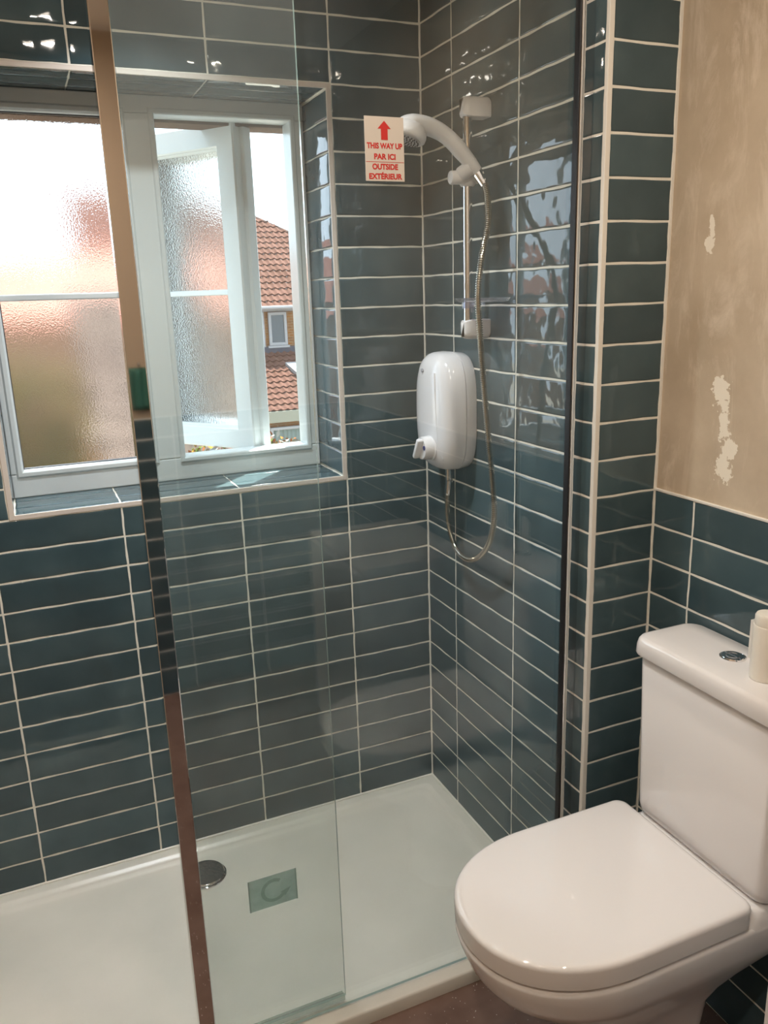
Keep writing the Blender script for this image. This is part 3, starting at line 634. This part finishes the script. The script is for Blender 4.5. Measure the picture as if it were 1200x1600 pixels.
lathe(bm, [(0.0235, 0.0), (0.0235, 0.0022), (0.0215, 0.0032), (0.0205, 0.0020)], bc, n=40, cap=False); lathe(bm, [(0.0205, 0.0018), (0.0195, 0.0036), (0.001, 0.0040)], bc, n=40)
fb = obj('flush_button', bm, CHROME, wc, True, 35)
bm = bmesh.new(); box(bm, (bc[0]-0.0006, bc[1]-0.019, bc[2]+0.0036), (bc[0]+0.0006, bc[1]+0.019, bc[2]+0.0044))
tube(bm, [(bc[0]+0.012*math.cos(t_), bc[1]+0.012*math.sin(t_), bc[2]+0.0042) for t_ in [0.1+k*0.28 for k in range(20)]], 0.0007, 6); o = obj('button_emboss', bm, STEEL, None); o.parent = fb

# things on the cistern
cd = empty('white_canister', (0.078, -1.150, 0.8293)); tag(cd, 'white cylindrical canister with cap on the toilet cistern, cut by the right edge', 'canister')
CW = mat('canister_white', (0.80, 0.76, 0.68), 0.35)
bm = bmesh.new(); lathe(bm, [(0.0225, 0.0), (0.0240, 0.0015), (0.0240, 0.098), (0.0232, 0.100)], cd.location, n=40); obj('body', bm, CW, cd, True, 40)
bm = bmesh.new(); lathe(bm, [(0.0222, 0.1), (0.0222, 0.116), (0.0200, 0.120), (0.001, 0.121)], cd.location, n=40); obj('cap', bm, CW, cd, True, 40)
bm = bmesh.new()
pr = [(-1.0775, 0.8293), (-1.0775, 0.9040), (-1.0815, 0.9043), (-1.0835, 0.9080), (-1.0880, 0.9083), (-1.0900, 0.9120), (-1.0945, 0.9123), (-1.0965, 0.9165), (-1.1020, 0.9168), (-1.1020, 0.8293)]
loft(bm, [[(0.118, a, b) for a, b in pr], [(0.131, a, b) for a, b in pr]])
sbx = obj('stepped_card', bm, mat('stepped_card_white', (0.70, 0.67, 0.62), 0.4)); tag(sbx, 'slim white block with stepped top edge behind the canister', 'card')

# vanity whose corner shows at the lower right edge
va = empty('vanity_unit', (-0.03, -1.66, FZ)); tag(va, 'white vanity unit, only its vertical corner showing at lower right', 'cabinet')
bm = bmesh.new(); box(bm, (-0.197, -1.90, FZ+0.08), (0.158, -1.450, 0.70), 0, 0.002, 2); box(bm, (-0.195, -1.89, FZ), (0.158, -1.465, FZ+0.08)); obj('carcass', bm, CERAMIC, va)
bm = bmesh.new(); box(bm, (-0.205, -1.915, 0.70), (0.158, -1.452, 0.715), 0, 0.004, 2); obj('worktop', bm, CERAMIC, va)
bm = bmesh.new(); box(bm, (-0.2150, -1.89, FZ+0.09), (-0.1972, -1.452, 0.695), 0, 0.002, 2); obj('cabinet_door', bm, CERAMIC, va)
# green cloth on a hook, mirrored in the chrome stile
gc = empty('hanging_cloth', (-0.71, -2.452, 1.28)); tag(gc, 'small green cloth hanging, mirrored as a green patch in the chrome stile', 'cloth')
GREEN = mat('green_cloth', (0.03, 0.13, 0.10), 0.8); bm = bmesh.new(); rg = []
for k in range(9):
    z = 1.265-k*0.0190; rg.append([(-0.690+0.072*i/12, -2.442+0.004*math.sin(i*1.3+k*0.2)+(0.004 if k else 0.0), z) for i in range(13)] + [(-0.690+0.072*(12-i)/12, -2.448+0.004*math.sin((12-i)*1.3+k*0.2), z) for i in range(13)])
loft(bm, rg); obj('cloth', bm, GREEN, gc, True)
bm = bmesh.new(); tube(bm, [(-0.654, -2.455, 1.275), (-0.654, -2.435, 1.275), (-0.654, -2.432, 1.286)], 0.004, 10); obj('hook', bm, CHROME, gc, True)

# ceiling lights; the one over the tray is an added fill
GLOW = bpy.data.materials.new('lamp_glow'); GLOW.use_nodes = True; PB(GLOW).inputs['Emission Color'].default_value = (*WARM, 1); PB(GLOW).inputs['Emission Strength'].default_value = 22.0
for (x, y, s, la) in ((-0.82, -1.10, 0.045, 'recessed ceiling downlight near the shower screen'), (-0.72, -0.36, 0.045, 'added unseen fill downlight over the shower tray'), (-0.25, -1.45, 0.045, 'recessed ceiling downlight above the toilet'), (-1.20, -2.00, 0.045, 'recessed ceiling downlight behind the camera')):
    e = empty('ceiling_light', (x, y, CEILZ)); tag(e, la, 'ceiling light', 'ceiling lights out of view')
    bm = bmesh.new(); lathe(bm, [(s, 0.0), (s, -0.010), (s*0.85, -0.016), (s*0.78, -0.012)], e.location, n=32, cap=False); obj('bezel', bm, CHROME, e, True, 40)
    bm = bmesh.new(); lathe(bm, [(s*0.78, -0.002), (s*0.78, -0.012), (0.001, -0.013)], e.location, n=32); obj('lamp_disc', bm, GLOW, e)

# ------------------------------------------------------------------ outside
def roof_mesh(bm, O, U, V, Nn, nu, nv, cw, rh, amp=0.03, lap=0.03, clip=None, su=6):
    """pantiles: O corner at the eave, U along the eave, V up the slope"""
    for r in range(nv):
        vs = [r*rh, r*rh+rh*0.5, (r+1)*rh]; g = []
        for j, v in enumerate(vs):
            row = []
            for i in range(nu*su+1):
                u = i*cw/su
                h = amp*(0.5+0.5*math.sin(2*math.pi*(i/su)+0.25*(r % 2)))**1.3 + lap*(1-j/2)
                row.append((u, v, h))
            g.append(row)
        g.insert(0, [(u, v, h-lap*1.1) for (u, v, h) in g[0]])
        for a, b in zip(g, g[1:]):
            for i in range(nu*su):
                q = (a[i], a[i+1], b[i+1], b[i])
                if clip and not all(clip(p[0], p[1]) for p in q): continue
                f = bm.faces.new([bm.verts.new(O+U*p[0]+V*p[1]+Nn*p[2]) for p in q])
    bmesh.ops.remove_doubles(bm, verts=bm.verts, dist=0.0005)
def roof_mat(name, c1, c2):
    m = mat(name, c1, 0.75); tc = N(m, 'ShaderNodeTexCoord'); n = N(m, 'ShaderNodeTexNoise', Scale=2.2, Detail=6.0); L(m, tc.outputs['Object'], n.inputs['Vector'])
    L(m, ramp(m, n.outputs[0], [(0.3, c1), (0.7, c2)]), PB(m).inputs['Base Color']); return m
ROOFR = roof_mat('terracotta_tile', (0.071, 0.035, 0.026), (0.111, 0.057, 0.045))
ROOFB = roof_mat('weathered_brown_tile', (0.057, 0.042, 0.035), (0.084, 0.065, 0.054))
BRICK = mat('orange_brick', rough=0.85)
def mk_brick(m):
    tc = N(m, 'ShaderNodeTexCoord'); mp = N(m, 'ShaderNodeMapping'); mp.inputs['Rotation'].default_value = (math.pi/2, 0, 0); L(m, tc.outputs['Object'], mp.inputs[0])
    b = N(m, 'ShaderNodeTexBrick', Scale=1.0); b.inputs['Brick Width'].default_value = 0.22; b.inputs['Row Height'].default_value = 0.075; b.inputs['Mortar Size'].default_value = 0.008
    b.inputs['Color1'].default_value = (0.176, 0.071, 0.019, 1); b.inputs['Color2'].default_value = (0.129, 0.061, 0.027, 1); b.inputs['Mortar'].default_value = (0.176, 0.135, 0.095, 1)
    L(m, mp.outputs[0], b.inputs['Vector']); L(m, b.outputs['Color'], PB(m).inputs['Base Color'])
mk_brick(BRICK)
OUTW = mat('outdoor_white_paint', (0.229, 0.223, 0.229), 0.5)
LEAD = mat('grey_flashing', (0.054, 0.054, 0.068), 0.6)
# house across the gardens
ho = empty('neighbour_house', (4.0, 22.0, -3.0)); tag(ho, 'brick house with hipped terracotta pantile roof seen through open window', 'house')
ez = 1.24; pit = math.radians(35); Vv = Vector((0, math.cos(pit), math.sin(pit))); Nv = Vector((0, -math.sin(pit), math.cos(pit)))
bm = bmesh.new()
# hip line passes (6.332, 24.715) and (7.305, 23.884): clip the roof plane to its left
def clip1(u, v):
    x = 0.5+u; y = 20.75+v*math.cos(pit)
    return y < 24.715-(x-6.332)*0.854 and y < 26.2 and y > 0
roof_mesh(bm, Vector((0.5, 20.75, ez-0.06)), X, Vv, Nv, 56, 22, 0.19, 0.30, 0.045, 0.035, clip1)
obj('roof', bm, ROOFR, ho, True, 40)
bm = bmesh.new(); tube(bm, [(10.3, 21.3, 1.50), (7.305, 23.884, 3.26), (6.332, 24.715, 3.84), (4.70, 26.11, 4.82), (0.5, 26.11, 4.82)], 0.13, 10); obj('ridge_tiles', bm, roof_mat('ridge_tile', (0.041, 0.024, 0.022), (0.068, 0.041, 0.038)), ho, True)
bm = bmesh.new(); box(bm, (0.8, 21.0, -3.0), (10.2, 26.2, 1.10)); obj('brick_walls', bm, BRICK, ho)
bm = bmesh.new(); box(bm, (0.5, 20.72, 1.13), (10.5, 20.98, 1.25), 0, 0.01, 1); box(bm, (0.5, 20.98, 1.09), (10.5, 21.02, 1.16)); obj('fascia', bm, OUTW, ho)
bm = bmesh.new(); tube(bm, [(0.5, 20.68, 1.205), (10.5, 20.68, 1.205)], 0.05, 8); obj('gutter', bm, OUTW, ho)
w = obj('window_frame', (lambda b: (ring(b, 5.455, 5.995, 0.15, 1.08, 0.085, 20.93, 21.02, 0.01), box(b, (5.40, 20.88, 0.09), (6.03, 21.02, 0.15)), b)[-1])(bmesh.new()), OUTW, ho)
bm = bmesh.new(); box(bm, (5.53, 20.965, 0.22), (5.92, 20.985, 1.0)); o = obj('pane', bm, HOUSEGL, None); o.parent = w
bm = bmesh.new(); box(bm, (5.14, 20.95, 0.12), (5.34, 21.0, 1.09)); obj('downpipe', bm, OUTW, ho)
bm = bmesh.new(); box(bm, (2.0, 20.90, -0.12), (9.0, 21.0, 0.12)); obj('flashing', bm, LEAD, ho)
lt = math.atan2(1.36, 2.6); V2 = Vector((0, math.cos(lt), math.sin(lt))); N2 = Vector((0, -math.sin(lt), math.cos(lt)))
bm = bmesh.new(); roof_mesh(bm, Vector((2.2, 18.40, -1.37)), X, V2, N2, 36, 11, 0.19, 0.262, 0.045, 0.035); obj('lean_to_roof', bm, ROOFR, ho, True, 40)
bm = bmesh.new()
def lean(x, y, h): return Vector((x, y, -1.37+(y-18.40)*math.tan(lt)))+N2*h
for q in (((5.66, 20.27), (6.45, 20.27), (6.45, 19.55), (5.90, 19.55)),):
    loft(bm, [[lean(a, b, 0.02) for a, b in q], [lean(a, b, 0.13) for a, b in q]])
sk = obj('roof_light', bm, OUTW, ho)
bm = bmesh.new(); q = ((5.80, 20.17), (6.37, 20.17), (6.37, 19.65), (5.97, 19.65)); loft(bm, [[lean(a, b, 0.13) for a, b in q], [lean(a, b, 0.14) for a, b in q]]); o = obj('roof_light_pane', bm, mat('bright_skylight', (0.575, 0.608, 0.640), 0.1), None); o.parent = sk
bm = bmesh.new(); box(bm, (2.2, 18.36, -1.66), (9.0, 18.5, -1.36), 0, 0.01, 1); obj('lean_to_fascia', bm, mat('cream_paint', (0.203, 0.197, 0.162), 0.5), ho)
bm = bmesh.new(); box(bm, (2.3, 18.52, -3.0), (9.0, 18.7, -1.6)); obj('lean_to_wall', bm, BRICK, ho)
bm = bmesh.new(); ring(bm, 4.62, 5.75, -3.0, -1.79, 0.075, 18.42, 18.52, 0.01); ring(bm, 4.50, 4.62, -3.0, -1.79, 0.05, 18.44, 18.52, 0.01); pd = obj('patio_door', bm, OUTW, ho)
CURT = mat('pale_curtain', (0.135, 0.162, 0.156), 0.9)
bm = bmesh.new(); g = [[(4.69+0.98*i/60, 18.50+0.012*math.sin(i*0.9), z) for i in range(61)] for z in (-2.93, -1.86)]; loft(bm, g, False, 0, False); o = obj('curtain', bm, CURT, None); o.parent = pd
# near lean-to roof, seen blurred through the open casement
nr = empty('garden_outbuilding', (0.1, 5.0, -3.0)); tag(nr, 'low outbuilding with weathered brown pantile roof behind the open casement', 'outbuilding')
a2 = math.radians(27); V3 = Vector((0, math.cos(a2), math.sin(a2))); N3 = Vector((0, -math.sin(a2), math.cos(a2)))
bm = bmesh.new(); roof_mesh(bm, Vector((-0.62, 3.6, 0.36)), X, V3, N3, 4, 8, 0.30, 0.33, 0.05, 0.035); obj('roof', bm, ROOFB, nr, True, 40)
bm = bmesh.new(); box(bm, (-0.58, 3.75, -3.0), (0.50, 5.8, 0.38)); obj('walls', bm, BRICK, nr)
# red brick building to the left
rb = empty('red_building', (-4.2, 13.0, -3.0)); tag(rb, 'long tan building with red roof blurred behind the frosted left pane', 'building')
bm = bmesh.new(); box(bm, (-9.0, 12.0, -3.0), (2.4, 15.0, 1.30)); obj('walls', bm, mat('tan_brick', (0.158, 0.093, 0.060), 0.85), rb)
bm = bmesh.new(); loft(bm, [[(-9.2, 11.8, 1.25), (-9.2, 15.2, 1.25), (-9.2, 13.5, 2.35)], [(2.55, 11.8, 1.25), (2.55, 15.2, 1.25), (2.55, 13.5, 2.35)]]); obj('roof', bm, roof_mat('red_roof', (0.190, 0.085, 0.065), (0.240, 0.125, 0.100)), rb)
# ground and greenery
gm = mat('pale_bounce_ground', (0.045, 0.063, 0.018), 0.9); n_, _ = add_noise_bump(gm, 3, 0.05, 6); L(gm, ramp(gm, n_.outputs[0], [(0.3, (0.30, 0.29, 0.25)), (0.7, (0.42, 0.40, 0.35))]), PB(gm).inputs['Base Color'])  # unseen ground, made pale to bounce sunlight up onto the window soffit
bm = bmesh.new(); box(bm, (-25, 0.34, -3.2), (25, 45, -3.0)); tag(obj('ground', bm, gm), kind='structure')
def shrub(name, c, r, n, mats, label, cat, leaf=0.05, stem=True):
    e = empty(name, (c[0], c[1], -3.0)); tag(e, label, cat); bm = bmesh.new()
    for k in range(n):
        d = Vector((random.gauss(0, 1), random.gauss(0, 1), random.gauss(0, 1))).normalized(); q = random.random()**0.33
        p = Vector(c)+Vector((d.x*r[0], d.y*r[1], d.z*r[2]))*q
        u = Vector((random.gauss(0, 1), random.gauss(0, 1), random.gauss(0, 1))).normalized(); v = u.cross(d).normalized()
        s = leaf*random.uniform(0.6, 1.3)
        f = bm.faces.new([bm.verts.new(p+u*s), bm.verts.new(p+v*s*0.45), bm.verts.new(p-u*s), bm.verts.new(p-v*s*0.45)]); f.material_index = random.randrange(len(mats))
    obj('foliage', bm, mats, e)
    bm = bmesh.new()
    for k in range(5):
        a = 6.28*k/5; tube(bm, [(c[0], c[1], -3.0), (c[0]+0.1*math.cos(a), c[1]+0.1*math.sin(a), (c[2]-3)/2), (c[0]+r[0]*0.5*math.cos(a), c[1]+r[1]*0.5*math.sin(a), c[2])], [0.04, 0.03, 0.01], 8)
    obj('stem', bm, mat(name+'_bark', (0.081, 0.054, 0.035), 0.9), e)
lm = lambda n, c: mat(n, c, 0.6)
OL = [lm('olive_leaf', (0.057, 0.051, 0.015)), lm('pale_olive_leaf', (0.088, 0.075, 0.027)), lm('brown_leaf', (0.081, 0.048, 0.024))]
shrub('olive_hedge', (-1.25, 8.0, -0.9), (1.55, 0.9, 1.95), 9000, OL, 'olive green hedge blurred behind the frosted left pane', 'hedge', 0.07)
shrub('autumn_shrub', (0.20, 3.05, 0.38), (0.55, 0.32, 0.28), 2600, [lm('yellow_leaf', (0.270, 0.189, 0.019)), lm('green_leaf', (0.088, 0.129, 0.019)), lm('orange_leaf', (0.216, 0.061, 0.013)), lm('cream_leaf', (0.257, 0.237, 0.203))], 'yellow and orange leaved shrub just below the open casement', 'shrub', 0.025)

# outdoor sheen cut so the strong sky doesn't wash out the colours
for m in (ROOFR, ROOFB, BRICK, OUTW, LEAD, gm, EXT, CURT):
    PB(m).inputs['Specular IOR Level'].default_value = 0.03
for o in COL.objects:
    p = o
    while p.parent: p = p.parent
    if p.name in ('neighbour_house', 'garden_outbuilding', 'red_building', 'olive_hedge', 'autumn_shrub') and o.type == 'MESH':
        for m in o.data.materials:
            if m is not HOUSEGL: PB(m).inputs['Specular IOR Level'].default_value = 0.03
